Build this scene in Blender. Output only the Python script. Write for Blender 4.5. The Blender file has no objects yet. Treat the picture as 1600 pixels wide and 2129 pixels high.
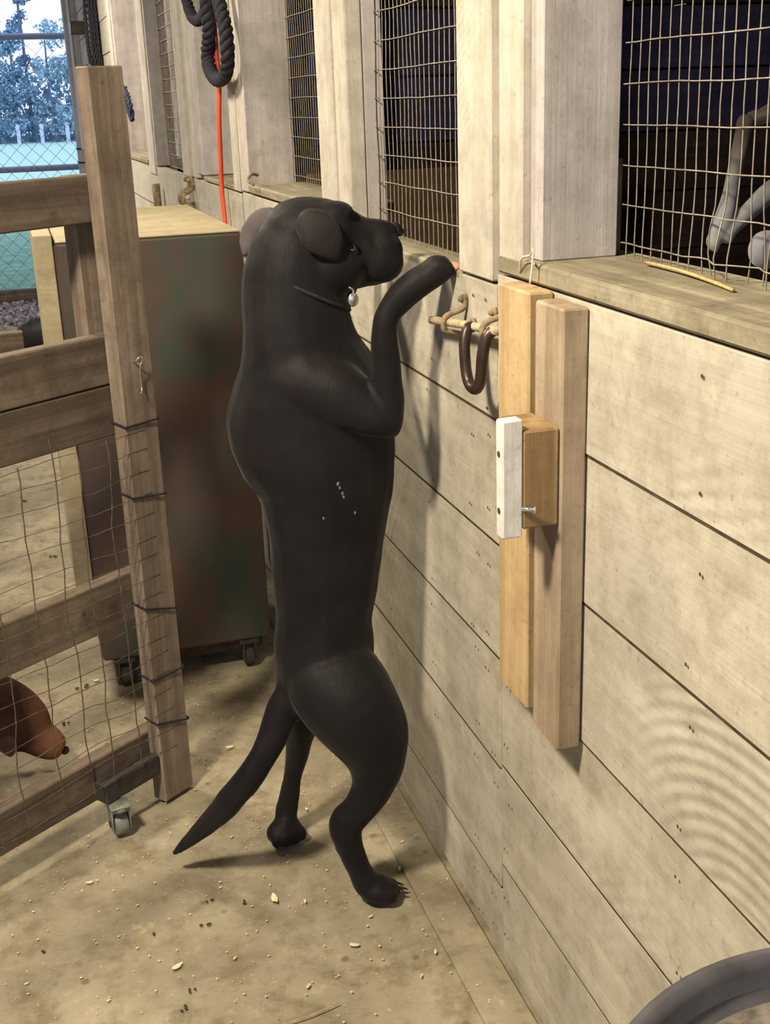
import bpy, bmesh, math, random
from mathutils import Vector, Matrix, noise
random.seed(7)
sc = bpy.context.scene
col = sc.collection
# ---------------------------------------------------------------- camera
cd = bpy.data.cameras.new('camera'); cam = bpy.data.objects.new('camera', cd); col.objects.link(cam)
cam.matrix_world = Matrix(((0.95604723, 0.12508147, -0.26519488, -0.684),
                           (-0.29125972, 0.30090767, -0.90808727, 0.0),
                           (-0.03378570, 0.94541482, 0.32411316, 1.5), (0, 0, 0, 1)))
cd.sensor_fit = 'HORIZONTAL'; cd.sensor_width = 36.0; cd.lens = 2494.23 / 1600 * 36.0
cd.clip_start = 0.05; cd.clip_end = 500
sc.camera = cam
# ---------------------------------------------------------------- light
w = bpy.data.worlds.new('dusk_sky'); sc.world = w; w.use_nodes = True
nt = w.node_tree; bg = nt.nodes['Background']
tc = nt.nodes.new('ShaderNodeTexCoord'); sx = nt.nodes.new('ShaderNodeSeparateXYZ'); rp = nt.nodes.new('ShaderNodeValToRGB')
nt.links.new(tc.outputs['Generated'], sx.inputs[0]); nt.links.new(sx.outputs['Z'], rp.inputs[0]); nt.links.new(rp.outputs[0], bg.inputs[0])
rp.color_ramp.elements[0].position = 0.0; rp.color_ramp.elements[0].color = (0.80, 0.88, 1.0, 1)
rp.color_ramp.elements[1].position = 0.6; rp.color_ramp.elements[1].color = (0.50, 0.66, 0.98, 1)
bg.inputs[1].default_value = 1.7
def area(name, loc, target, size, power, color):
    l = bpy.data.lights.new(name, 'AREA'); l.shape = 'DISK'; l.size = size; l.energy = power; l.color = color
    o = bpy.data.objects.new(name, l); col.objects.link(o); o.location = loc
    o.rotation_euler = (Vector(target) - Vector(loc)).to_track_quat('-Z', 'Y').to_euler(); return o
area('barn_lamp', (-1.45, 0.95, 2.62), (-0.4, 1.6, 0.5), 0.30, 96, (1.0, 0.88, 0.68))
area('barn_lamp', (-1.25, 3.5, 2.62), (-0.4, 2.9, 0.6), 0.36, 52, (1.0, 0.89, 0.70))
area('barn_lamp', (-1.3, 7.2, 2.62), (-0.5, 7.2, 0.6), 0.35, 85, (1.0, 0.90, 0.74))
sc.view_settings.view_transform = 'Standard'; sc.view_settings.look = 'None'
sc.view_settings.exposure = 0.0; sc.view_settings.gamma = 1.0; sc.view_settings.use_curve_mapping = False

# ---------------------------------------------------------------- helpers
def s2l(c): return tuple((x/255/12.92 if x/255 <= .04045 else ((x/255+.055)/1.055)**2.4) for x in c) + (1,)
def tag(o, label=None, cat=None, group=None, kind=None):
    if label: o['label'] = label
    if cat: o['category'] = cat
    if group: o['group'] = group
    if kind: o['kind'] = kind
    return o
def empty(name, loc=(0, 0, 0), **k):
    o = bpy.data.objects.new(name, None); col.objects.link(o); o.location = loc; o.empty_display_size = .05
    return tag(o, **k)
def link(name, me, mat, parent=None, **k):
    o = bpy.data.objects.new(name, me); col.objects.link(o)
    if mat and not me.materials: me.materials.append(mat)
    if parent:
        o.parent = parent; o.matrix_parent_inverse = Matrix.Translation(-parent.location)
    return tag(o, **k)
def obj(name, bm, mat, parent=None, smooth=False, **k):
    bmesh.ops.recalc_face_normals(bm, faces=bm.faces)
    me = bpy.data.meshes.new(name); bm.to_mesh(me); bm.free()
    if smooth:
        for p in me.polygons: p.use_smooth = True
    return link(name, me, mat, parent, **k)
def bbox(bm, x0, x1, y0, y1, z0, z1, M=None, bev=0.0, jit=0.0):
    vs = [bm.verts.new((x, y, z)) for x in (x0, x1) for y in (y0, y1) for z in (z0, z1)]
    for v in vs:
        if jit: v.co += Vector([random.uniform(-jit, jit) for _ in range(3)])
        if M is not None: v.co = M @ v.co
    fs = [bm.faces.new([vs[i] for i in q]) for q in ((0,1,3,2),(4,6,7,5),(0,4,5,1),(2,3,7,6),(0,2,6,4),(1,5,7,3))]
    if bev:
        es = list({e for f in fs for e in f.edges})
        bmesh.ops.bevel(bm, geom=es, offset=bev, segments=1, affect='EDGES')
def box(name, x0, x1, y0, y1, z0, z1, mat, parent=None, M=None, bev=0.003, jit=0.0, **k):
    bm = bmesh.new(); bbox(bm, x0, x1, y0, y1, z0, z1, M, bev, jit)
    return obj(name, bm, mat, parent, **k)
def frames(pts):
    pts = [Vector(p) for p in pts]; T = []
    for i in range(len(pts)):
        a = pts[max(i-1, 0)]; b = pts[min(i+1, len(pts)-1)]; T.append((b-a).normalized())
    n = T[0].orthogonal().normalized(); out = []
    for i, t in enumerate(T):
        n = (n - t*n.dot(t));  n = n.normalized() if n.length > 1e-6 else t.orthogonal().normalized()
        out.append((pts[i], n.copy(), t.cross(n)))
    return out
def tube(bm, pts, r, seg=8, cap=True, rr=None):
    rings = []
    for i, (p, n, b) in enumerate(frames(pts)):
        q = rr[i] if rr else r
        rings.append([bm.verts.new(p + (n*math.cos(a)+b*math.sin(a))*q) for a in [2*math.pi*j/seg for j in range(seg)]])
    for a, b in zip(rings, rings[1:]):
        for j in range(seg): bm.faces.new((a[j], a[(j+1) % seg], b[(j+1) % seg], b[j]))
    if cap: bm.faces.new(rings[0][::-1]); bm.faces.new(rings[-1])
def smoothpath(pts, n=8, closed=False):
    P = [Vector(p) for p in pts]; out = []
    for i in range(len(P)-1):
        p0 = P[max(i-1, 0)]; p1 = P[i]; p2 = P[i+1]; p3 = P[min(i+2, len(P)-1)]
        for k in range(n):
            t = k/n
            out.append(.5*((2*p1)+(p2-p0)*t+(2*p0-5*p1+4*p2-p3)*t*t+(3*p1-p0-3*p2+p3)*t**3))
    out.append(P[-1]); return out
def rope(bm, path, r, strands=3, twist=90, seg=6):
    L = 0; fr = frames(path); s = [0]
    for a, b in zip(fr, fr[1:]): L += (b[0]-a[0]).length; s.append(L)
    for k in range(strands):
        pts = [p + (n*math.cos(twist*s[i]+k*2*math.pi/strands)+b*math.sin(twist*s[i]+k*2*math.pi/strands))*r*.52 for i, (p, n, b) in enumerate(fr)]
        tube(bm, pts, r*.55, seg)
def cyl(bm, a, b, r, seg=16, r2=None): tube(bm, [a, b], r, seg, rr=[r, r if r2 is None else r2])
def ball(bm, c, r, M=None, seg=14, rings=9):
    R_ = bmesh.ops.create_uvsphere(bm, u_segments=seg, v_segments=rings, radius=1)
    for v in R_['verts']:
        q = Vector((v.co.x*r[0], v.co.y*r[1], v.co.z*r[2])); v.co = (M @ q if M is not None else q) + Vector(c)
def lathe(bm, prof, c, seg=64):
    rings = [[bm.verts.new((c[0]+r*math.cos(2*math.pi*j/seg), c[1]+r*math.sin(2*math.pi*j/seg), z)) for j in range(seg)] for r, z in prof]
    for a, b in zip(rings, rings[1:]):
        for j in range(seg): bm.faces.new((a[j], a[(j+1) % seg], b[(j+1) % seg], b[j]))
    bm.faces.new(rings[0]); bm.faces.new(rings[-1])

# ---------------------------------------------------------------- materials
class N:
    def __init__(s, name):
        s.m = bpy.data.materials.new(name); s.m.use_nodes = True; s.t = s.m.node_tree; s.b = s.t.nodes['Principled BSDF']
        s.tc = s.t.nodes.new('ShaderNodeTexCoord'); s.b.inputs['Specular IOR Level'].default_value = .25
    def n(s, typ, **k):
        o = s.t.nodes.new(typ)
        for a, v in k.items(): setattr(o, a, v)
        return o
    def lk(s, a, b): s.t.links.new(a, b)
    def vec(s, scale=(1,1,1), loc=(0,0,0), src=None, rand=True):
        mp = s.n('ShaderNodeMapping'); mp.inputs['Scale'].default_value = scale; mp.inputs['Location'].default_value = loc
        a = src or s.tc.outputs['Object']
        if rand:
            oi = s.n('ShaderNodeObjectInfo'); mu = s.n('ShaderNodeVectorMath', operation='SCALE'); mu.inputs[0].default_value = (13, 17, 19)
            s.lk(oi.outputs['Random'], mu.inputs['Scale']); ad = s.n('ShaderNodeVectorMath', operation='ADD'); s.lk(a, ad.inputs[0]); s.lk(mu.outputs[0], ad.inputs[1]); a = ad.outputs[0]
        s.lk(a, mp.inputs[0]); return mp.outputs[0]
    def noise(s, vec, scale=1, detail=4, rough=.55, dist=0):
        o = s.n('ShaderNodeTexNoise'); o.inputs['Scale'].default_value = scale; o.inputs['Detail'].default_value = detail
        o.inputs['Roughness'].default_value = rough; o.inputs['Distortion'].default_value = dist; s.lk(vec, o.inputs['Vector']); return o.outputs[0]
    def ramp(s, f, stops):
        o = s.n('ShaderNodeValToRGB'); e = o.color_ramp.elements
        while len(e) < len(stops): e.new(.5)
        for q, (p, c) in zip(e, stops): q.position = p; q.color = c if len(c) == 4 else (*c, 1)
        s.lk(f, o.inputs[0]); return o.outputs[0]
    def mix(s, f, a, b, mode='MIX'):
        o = s.n('ShaderNodeMix', data_type='RGBA', blend_type=mode)
        for v, i in ((f, 0), (a, 6), (b, 7)):
            if hasattr(v, 'links') or hasattr(v, 'is_linked'): s.lk(v, o.inputs[i])
            else: o.inputs[i].default_value = v
        return o.outputs[2]
    def bump(s, h, strength=.3, dist=.002, prev=None):
        o = s.n('ShaderNodeBump'); o.inputs['Strength'].default_value = strength; o.inputs['Distance'].default_value = dist
        s.lk(h, o.inputs['Height'])
        if prev is not None: s.lk(prev, o.inputs['Normal'])
        return o.outputs[0]
    def fin(s, c, rough=.7, nrm=None, metal=0, spec=None):
        if isinstance(c, tuple): s.b.inputs['Base Color'].default_value = c
        else: s.lk(c, s.b.inputs['Base Color'])
        if isinstance(rough, (int, float)): s.b.inputs['Roughness'].default_value = rough
        else: s.lk(rough, s.b.inputs['Roughness'])
        s.b.inputs['Metallic'].default_value = metal
        if spec is not None: s.b.inputs['Specular IOR Level'].default_value = spec
        if nrm is not None: s.lk(nrm, s.b.inputs['Normal'])
        return s.m
BW = ((0, (0,0,0)), (1, (1,1,1)))
def wood(name, c1, c2, dark, axis='y', knots=.5, rough=.75, saw=0, dirt=.5, grain=.35, spots=True):
    s = N(name); sc_ = {'x': (1.2, 28, 28), 'y': (28, 1.2, 28), 'z': (28, 28, 1.2)}[axis]
    fine = {'x': (4, 160, 160), 'y': (160, 4, 160), 'z': (160, 160, 4)}[axis]
    big = s.noise(s.vec((2.2, 2.2, 2.2)), 1.6, 5, .6)
    g = s.noise(s.vec(sc_), 1, 4, .6, .4); f = s.noise(s.vec(fine), 1, 3, .6)
    c = s.mix(s.ramp(big, ((.32, (0,0,0)), (.68, (1,1,1)))), c1, c2)
    c = s.mix(s.ramp(g, ((.42, (grain,)*3), (.62, (0,0,0)))), c, dark)
    if dirt:
        d = s.noise(s.vec((5, 5, 5), (3, 1, 2)), 1.3, 7, .72)
        c = s.mix(s.ramp(d, ((.52, (0,0,0)), (.74, (dirt,)*3))), c, dark)
    mo = s.noise(s.vec((1, 1, 1), (8, 2, 5)), 16, 6, .75)
    c = s.mix(s.ramp(mo, ((.38, (.34,)*3), (.56, (0,0,0)))), c, dark)
    sp = s.noise(s.vec((1, 1, 1), (1, 7, 2)), 75, 3, .7)
    c = s.mix(s.ramp(sp, ((.30, (.45,)*3), (.38, (0,0,0)))), c, dark)
    if spots:
        v = s.n('ShaderNodeTexVoronoi'); v.inputs['Scale'].default_value = 9; s.lk(s.vec((1, 1, 1)), v.inputs['Vector'])
        c = s.mix(s.ramp(v.outputs['Distance'], ((.035, (knots,)*3), (.06, (0,0,0)))), c, dark)
    nr = s.bump(f, .35, .0015); nr = s.bump(g, .35, .003, nr)
    if saw:
        wv = s.n('ShaderNodeTexWave', wave_type='RINGS', rings_direction='X'); wv.inputs['Scale'].default_value = 13 if saw != 2 else 22
        wv.inputs['Distortion'].default_value = 2.5; wv.inputs['Detail'].default_value = 3
        s.lk(s.vec((1,1,1), (0, -.55, .55) if saw != 2 else (0, -.4, .6), rand=False), wv.inputs['Vector'])
        mk = s.noise(s.vec((2.2, 2.2, 2.2), (9, 4, 1), rand=True), 1.1, 2, .5)
        h = s.n('ShaderNodeMath', operation='MULTIPLY'); s.lk(wv.outputs['Fac'], h.inputs[0]); s.lk(s.ramp(mk, ((.56, (0,0,0)), (.74, (1,1,1)))), h.inputs[1])
        nr = s.bump(h.outputs[0], .3, .003, nr)
    nr = s.bump(mo, .25, .004, nr)
    if saw == 3:      # one patch of coarse circular saw marks left in the relief
        w2 = s.n('ShaderNodeTexWave', wave_type='RINGS', rings_direction='X'); w2.inputs['Scale'].default_value = 15; w2.inputs['Distortion'].default_value = .8; w2.inputs['Detail'].default_value = 2
        s.lk(s.vec((1, .8, 1), (0, -.76, -.52), rand=False), w2.inputs['Vector'])
        gr = s.n('ShaderNodeTexGradient', gradient_type='SPHERICAL'); s.lk(s.vec((0, 4.4, 5.6), (0, -4.4*1.03, -5.6*.745), rand=False), gr.inputs['Vector'])
        h2 = s.n('ShaderNodeMath', operation='MULTIPLY'); s.lk(w2.outputs['Fac'], h2.inputs[0]); s.lk(s.ramp(gr.outputs['Fac'], ((.0, (0,0,0)), (.5, (1,1,1)))), h2.inputs[1])
        nr = s.bump(h2.outputs[0], .32, .0045, nr)
    return s.fin(c, rough, nr, spec=.15)
white_y = wood('whitewashed_plank', s2l((202,194,176)), s2l((184,177,162)), s2l((132,120,98)), 'y', .35, saw=1, dirt=.40, grain=.2)
white_s = wood('whitewashed_sawn_plank', s2l((202,194,176)), s2l((184,177,162)), s2l((132,120,98)), 'y', .35, saw=3, dirt=.40, grain=.2)
white_z = wood('whitewashed_post', s2l((210,202,186)), s2l((192,185,172)), s2l((136,124,104)), 'z', .4, saw=2, dirt=.32, grain=.22)
white_r = wood('whitewashed_reveal', s2l((206,198,194)), s2l((186,178,174)), s2l((134,124,118)), 'z', .2, dirt=.3, grain=.3)
sill_m = wood('dusty_sill', s2l((188,178,152)), s2l((164,154,128)), s2l((92,84,68)), 'y', .2, dirt=.75, grain=.5)
pine = wood('fresh_pine', s2l((206,180,136)), s2l((192,164,122)), s2l((140,110,74)), 'z', .7, dirt=.15, grain=.45)
pine_old = wood('greyed_pine', s2l((188,168,140)), s2l((168,150,128)), s2l((118,100,82)), 'z', .7, dirt=.35, grain=.55)
pine_blk = wood('brown_pine', s2l((178,150,108)), s2l((156,128,90)), s2l((104,80,54)), 'z', .7, dirt=.5, grain=.5)
white_p = wood('white_painted_stick', s2l((240,238,232)), s2l((226,222,214)), s2l((150,142,130)), 'z', .8, dirt=.25, grain=.15)
gate_z = wood('weathered_gate_post', s2l((160,143,124)), s2l((138,122,106)), s2l((82,70,60)), 'z', .6, dirt=.6, grain=.55)
gate_x = wood('weathered_gate_board', s2l((132,116,98)), s2l((108,94,80)), s2l((58,48,42)), 'x', .7, dirt=.65, grain=.6)
gate_d = wood('dark_gate_block', s2l((84,76,72)), s2l((70,62,60)), s2l((44,38,36)), 'x', .2, dirt=.4, grain=.4)
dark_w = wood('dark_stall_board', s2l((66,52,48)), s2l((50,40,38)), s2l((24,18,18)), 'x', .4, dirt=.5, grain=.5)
blue_w = wood('blue_lit_stall_board', s2l((64,62,92)), s2l((50,48,74)), s2l((28,26,40)), 'x', .2, dirt=.5, grain=.4)  # bluish light on the partition planks is put into their colour
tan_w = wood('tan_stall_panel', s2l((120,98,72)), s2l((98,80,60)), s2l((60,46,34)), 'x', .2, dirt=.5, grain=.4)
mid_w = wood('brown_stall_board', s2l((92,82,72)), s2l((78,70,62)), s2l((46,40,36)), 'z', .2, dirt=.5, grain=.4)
cabtop = wood('pale_plywood_top', s2l((190,176,146)), s2l((170,158,130)), s2l((130,112,82)), 'x', .0, dirt=.3, grain=.2, spots=False)
def plain(name, c, rough=.5, metal=0, bumps=0, c2=None, sc_=40, spec=None):
    s = N(name); cc = c
    n = s.noise(s.vec((1,1,1)), sc_, 5, .6)
    if c2: cc = s.mix(s.ramp(n, ((.35, (0,0,0)), (.65, (1,1,1)))), c, c2)
    nr = s.bump(n, bumps, .002) if bumps else None
    return s.fin(cc, rough, nr, metal, spec)
wire_m = plain('galvanised_wire', s2l((176,166,150)), .5, .35, .2, s2l((140,128,112)), 60)
gwire_m = plain('rusted_fence_wire', s2l((118,106,92)), .6, .3, 0, s2l((88,74,62)), 60)
iron_m = plain('rusty_iron', s2l((110,90,72)), .75, .1, .5, s2l((164,146,114)), 60)
iron_d = plain('worn_dark_iron', s2l((84,68,62)), .38, .6, .3, s2l((66,54,50)), 30)
dust_i = plain('dusty_iron', s2l((196,182,146)), .8, 0, .4, s2l((150,134,104)), 70)
steel_m = plain('bright_steel', s2l((215,215,210)), .25, .9)
caster_m = plain('grey_caster', s2l((150,150,140)), .55, .3, .1, s2l((118,118,110)), 50)
rubber_m = plain('dark_rubber', s2l((58,54,50)), .7, 0, .2, s2l((80,74,66)), 40)
black_m = plain('black_fibre', s2l((34,32,38)), .85, 0, .6, s2l((50,48,56)), 120)
orange_m = plain('orange_cord', s2l((232,96,58)), .6, 0, .3, s2l((214,80,48)), 200)
nail_m = plain('nail_head', s2l((84,74,62)), .6, .3)
chip_m = plain('pale_wood_shaving', s2l((232,218,178)), .8, 0, .3, s2l((210,192,150)), 60)
dirtchip_m = plain('dark_droppings', s2l((90,78,56)), .9, 0, .3, s2l((70,60,44)), 90)
straw_m = plain('straw', s2l((200,178,122)), .7, 0, .2, s2l((168,142,90)), 90)
joint_shade_m = plain('joint_shade', s2l((62,50,36)), .95, 0, .4, s2l((84,70,50)), 40)
twine_m = plain('white_twine', s2l((225,215,195)), .8, 0, .4, s2l((200,188,165)), 200)
# cabinet paint: rust brown with green areas
s = N('rusty_brown_green_paint')
n1 = s.noise(s.vec((3.2, 3.2, 1.7), (.3, 0, .43), rand=False), 1.25, 5, .6); n2 = s.noise(s.vec((1,1,1)), 7, 7, .7)
c = s.mix(s.ramp(n2, ((.3, (0,0,0)), (.7, (1,1,1)))), s2l((92,78,70)), s2l((78,68,62)))
c = s.mix(s.ramp(n1, ((.50, (0,0,0)), (.62, (.7,)*3))), c, s2l((58,78,66)))
sx_ = s.n('ShaderNodeSeparateXYZ'); s.lk(s.tc.outputs['Object'], sx_.inputs[0])
c = s.mix(s.ramp(s.noise(s.vec((2, 2, 2), (5, 5, 5)), 1.5, 4, .6), ((.5, (0,0,0)), (.66, (.7,)*3))), c, s2l((104,74,62)))
cab_m = s.fin(c, .55, s.bump(n2, .25, .002), 0, .3)
# concrete
s = N('stained_concrete')
a = s.noise(s.vec((1,1,1), rand=False), 2.2, 8, .68); b = s.noise(s.vec((1,1,1), (4,2,0), rand=False), 14, 7, .7); d = s.noise(s.vec((1,1,1), (7,3,0), rand=False), 60, 4, .7)
c = s.mix(s.ramp(a, ((.34, (0,0,0)), (.64, (1,1,1)))), s2l((132,122,102)), s2l((174,163,138)))
c = s.mix(s.ramp(b, ((.36, (.75,)*3), (.52, (0,0,0)))), c, s2l((122,108,84)))
c = s.mix(s.ramp(b, ((.60, (0,0,0)), (.72, (.6,)*3))), c, s2l((206,190,150)))
c = s.mix(s.ramp(d, ((.66, (0,0,0)), (.72, (.7,)*3))), c, s2l((226,210,168)))
v = s.n('ShaderNodeTexVoronoi'); v.inputs['Scale'].default_value = 11; s.lk(s.vec((1,1,1), rand=False), v.inputs['Vector'])
c = s.mix(s.ramp(v.outputs['Distance'], ((.05, (.6,)*3), (.12, (0,0,0)))), c, s2l((92,80,58)))
nr = s.bump(b, .5, .006); nr = s.bump(d, .4, .003, nr)
conc = s.fin(c, .85, nr, 0, .2)
# ground
s = N('outdoor_grass')
a = s.noise(s.vec((1,1,1), rand=False), .25, 6, .7); b = s.noise(s.vec((1,1,1), rand=False), 6, 6, .8)
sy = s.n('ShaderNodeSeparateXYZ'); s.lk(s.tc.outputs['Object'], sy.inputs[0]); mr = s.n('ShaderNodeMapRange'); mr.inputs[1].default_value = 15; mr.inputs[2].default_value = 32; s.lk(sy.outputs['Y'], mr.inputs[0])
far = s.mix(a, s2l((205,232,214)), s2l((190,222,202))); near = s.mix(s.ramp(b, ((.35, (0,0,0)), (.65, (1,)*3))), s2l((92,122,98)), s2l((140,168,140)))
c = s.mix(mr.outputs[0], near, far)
grass = s.fin(c, .9, s.bump(b, .6, .03), 0, .1)
s = N('grey_gravel'); v = s.n('ShaderNodeTexVoronoi'); v.inputs['Scale'].default_value = 22; s.lk(s.vec((1,1,1), rand=False), v.inputs['Vector'])
c = s.ramp(v.outputs['Color'], ((.2, s2l((92,88,100))), (.8, s2l((176,170,190))))); gravel = s.fin(c, .9, s.bump(v.outputs['Distance'], .8, .02), 0, .2)
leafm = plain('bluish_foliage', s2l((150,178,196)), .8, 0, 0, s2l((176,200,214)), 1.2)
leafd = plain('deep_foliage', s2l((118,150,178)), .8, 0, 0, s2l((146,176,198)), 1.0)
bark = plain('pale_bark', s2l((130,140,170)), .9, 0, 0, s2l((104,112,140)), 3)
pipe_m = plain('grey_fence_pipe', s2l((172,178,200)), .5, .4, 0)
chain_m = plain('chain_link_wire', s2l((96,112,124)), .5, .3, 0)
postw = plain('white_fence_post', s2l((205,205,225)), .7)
barnp = wood('pale_barn_post', s2l((190,188,192)), s2l((168,166,172)), s2l((120,118,124)), 'z', .1, dirt=.3, grain=.3)
# dog coat
def coat(name, c1, c2, rough=.42, spec=.35, scale=9, sheen=.25):
    s = N(name); n = s.noise(s.vec((1,1,1), rand=False), scale, 5, .6); f = s.noise(s.vec((220, 220, 40), rand=False), 1, 3, .6)
    c = s.mix(s.ramp(n, ((.35, (0,0,0)), (.65, (1,1,1)))), c1, c2)
    s.b.inputs['Sheen Weight'].default_value = sheen; s.b.inputs['Sheen Roughness'].default_value = .45
    nr = s.bump(f, .35, .002); nr = s.bump(n, .25, .01, nr)
    return s.fin(c, rough, nr, 0, spec)
blackcoat = coat('black_dog_coat', s2l((22,19,21)), s2l((31,27,28)), .6, .16, sheen=.06)
earcoat = coat('black_ear_coat', s2l((30,27,27)), s2l((40,36,35)), .65, .14, sheen=.08)
earback = coat('ear_inner_side', s2l((98,90,92)), s2l((70,64,66)), .7, .15, sheen=.05)
redcoat = coat('red_brown_coat', s2l((74,46,34)), s2l((56,36,28)), .6, .2)
tancoat = coat('orange_tan_coat', s2l((138,96,68)), s2l((110,74,54)), .6, .2)
whitecoat = coat('white_leg_coat', s2l((150,152,156)), s2l((112,110,112)), .7, .2)
darkcoat = coat('dark_brindle_coat', s2l((60,48,42)), s2l((42,34,32)), .6, .2)
greycoat = coat('grey_muzzle_coat', s2l((130,130,140)), s2l((110,108,118)), .6, .2)
pink_m = plain('pink_skin', s2l((205,150,130)), .6)
nose_m = plain('wet_black_nose', s2l((24,22,24)), .5, 0, .2, None, 120, .6)
eye_m = plain('dark_eye', s2l((20,14,12)), .06, 0, 0, None, 40, .9)
white_hair = plain('white_hair_fleck', s2l((112,110,112)), .8)

# ---------------------------------------------------------------- setting: floor, ceiling, walls
bm = bmesh.new(); bmesh.ops.create_grid(bm, x_segments=60, y_segments=120, size=.5)
for v in bm.verts:
    v.co = Vector((-3.2+v.co.x*7.6+2.6*0+.6, 3.9+v.co.y*13.8, 0)); v.co.z = -.004+.004*noise.noise(v.co*1.7)-.0015
obj('floor', bm, conc, kind='structure')
bm = bmesh.new(); bbox(bm, -6.5, 4.0, -3, 10.9, 2.75, 2.85); obj('ceiling', bm, mid_w, kind='structure')
bm = bmesh.new(); bbox(bm, -6.4, -6.3, -3, 10.8, 0, 2.75); obj('wall_left', bm, mid_w, kind='structure')
# concrete footing beside the wall
bm = bmesh.new(); bbox(bm, -.085, .0, -1.2, 11.2, -.02, .004, None, .003); obj('trim_1', bm, conc, kind='structure')

wall = empty('wall_right', kind='structure')
def planks(y0, y1, zs, parent, x0=0.0, x1=.036, mat=None, jit=.0006, gap=.0023):
    for i_, (a, b) in enumerate(zip(zs, zs[1:])):
        dx = .0013*(len(zs)-2-i_)+random.uniform(0, .0005)
        if i_: box('joint_shade', x0+dx+.0012, x1-.004, y0+.002, y1-.002, a-gap-.0005, a+gap+.0005, joint_shade_m, parent, bev=0)  # dark strip added in the gap, its colour stands in for shade
        box('plank', x0+dx, x1, y0, y1, a+gap, b-gap, mat or (white_s if (a == .619 and y0 < 0) else white_y), parent, bev=.0009, jit=jit)
def wires(parent, x, y0, y1, z0, z1, dy=.0262, dz=.0537, r=.0012, zoff=0.0, amp=.0025, yoff=0, fine=True, name='wire_mesh', bulge=None):
    bm = bmesh.new()
    def disp(p):
        q = Vector(p); n_ = noise.noise_vector(q*7)*amp; n2 = noise.noise_vector(q*23)*amp*.35
        q += Vector((n_.x*1.5, n_.y, n_.z)) + n2
        if bulge: q = bulge(q)
        return q
    y = y1 - yoff
    while y > y0:
        k = int((z1-z0)/.03)+2
        tube(bm, [disp((x, y, z0+(z1-z0)*i/(k-1))) for i in range(k)], r, 4, False); y -= dy
    z = z0+zoff
    while z < z1:
        k = int((y1-y0)/.03)+2
        tube(bm, [disp((x-2*r, y0+(y1-y0)*i/(k-1), z)) for i in range(k)], r*1.15, 4, False); z += dz
    return obj(name, bm, wire_m, parent, smooth=True)

# near fixed panel: six planks, dusty sill board, posts, deep reveal, wire mesh
planks(-1.2, 1.6950, [0.004, .205, .407, .619, .834, 1.048, 1.250], wall)
box('sill_board', -.004, .17, -1.2, 1.690, 1.252, 1.279, sill_m, wall, bev=.004, jit=.002)
box('post', -.001, .035, 1.603, 1.686, 1.253, 2.75, white_z, wall, bev=.003)
box('reveal_board', .0125, .1285, 1.562, 1.602, 1.280, 2.75, white_r, wall, bev=.002)
box('reveal_board', .0375, .1285, 1.604, 1.680, 1.280, 2.75, white_r, wall, bev=.002)
def bulge(q):
    a = math.exp(-((q.y-1.31)**2+(q.z-1.318)**2)/.0012); q.y += .012*a*(1 if q.y > 1.31 else -1); q.x -= .01*a
    b = math.exp(-((q.z-1.30)**2)/.003)*math.exp(-((q.y-1.25)**2)/.02); q.x -= .012*b*math.sin(q.y*60); return q
wires(wall, .133, .2, 1.556, 1.278, 2.3, .0248, .0525, .0010, .022, yoff=.012, bulge=bulge)
# dark backing of the stall front
# door_1: near stall door
door = empty('door_1', kind='structure')
planks(1.6985, 2.606, [.012, .151, .397, .606, .811, 1.019, 1.231], door, x0=.0)
box('stile', -.002, .034, 1.716, 1.857, 1.234, 2.6, white_z, door)
box('stile', -.002, .034, 2.503, 2.604, 1.234, 2.6, white_z, door)
box('reveal_board', .035, .075, 2.505, 2.56, 1.234, 2.6, white_r, door, bev=.001)
box('ledge', .0, .085, 1.858, 2.502, 1.200+.018, 1.232+.002, sill_m, door, bev=.004)
wires(door, .060, 1.84, 2.503, 1.232, 2.6, .0262, .0545, .0011, .0, amp=.0018)
# hinge-side seam filler strip between near post and door
box('post', .022, .075, 1.688, 1.711, 1.282, 2.75, white_r, wall, bev=.001)
# far fixed panel with window opening
planks(2.610, 3.780, [.004, .205, .407, .619, .834, 1.048, 1.250], wall)
box('post', -.003, .10, 2.622, 2.755, 1.253, 2.75, white_z, wall)
box('sill_board', -.004, .17, 2.756, 3.66, 1.252, 1.279, sill_m, wall, bev=.004, jit=.002)
box('post', -.002, .036, 3.70, 3.780, 1.253, 2.75, white_z, wall)
box('reveal_board', .0, .145, 3.662, 3.698, 1.253, 2.75, white_r, wall)
box('reveal_board', .037, .145, 3.70, 3.78, 1.253, 2.75, white_r, wall)
wires(wall, .138, 2.76, 3.66, 1.279, 2.7, .0262, .0545, .0012, .02, amp=.002)
# door_2
door2 = empty('door_2', kind='structure')
planks(3.800, 4.860, [.012, .205, .407, .619, .834, 1.048, 1.244], door2)
box('stile', -.004, .03, 3.80, 3.90, 1.247, 2.6, white_z, door2)
box('stile', -.004, .03, 4.70, 4.79, 1.247, 2.6, white_z, door2)
box('ledge', -.002, .11, 3.901, 4.54, 1.246, 1.262, sill_m, door2)
box('reveal_board', .0, .112, 4.545, 4.69, 1.263, 2.6, white_r, door2)
wires(door2, .112, 3.9, 4.54, 1.262, 2.6, .0262, .0545, .0012, .0, amp=.002)
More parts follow.
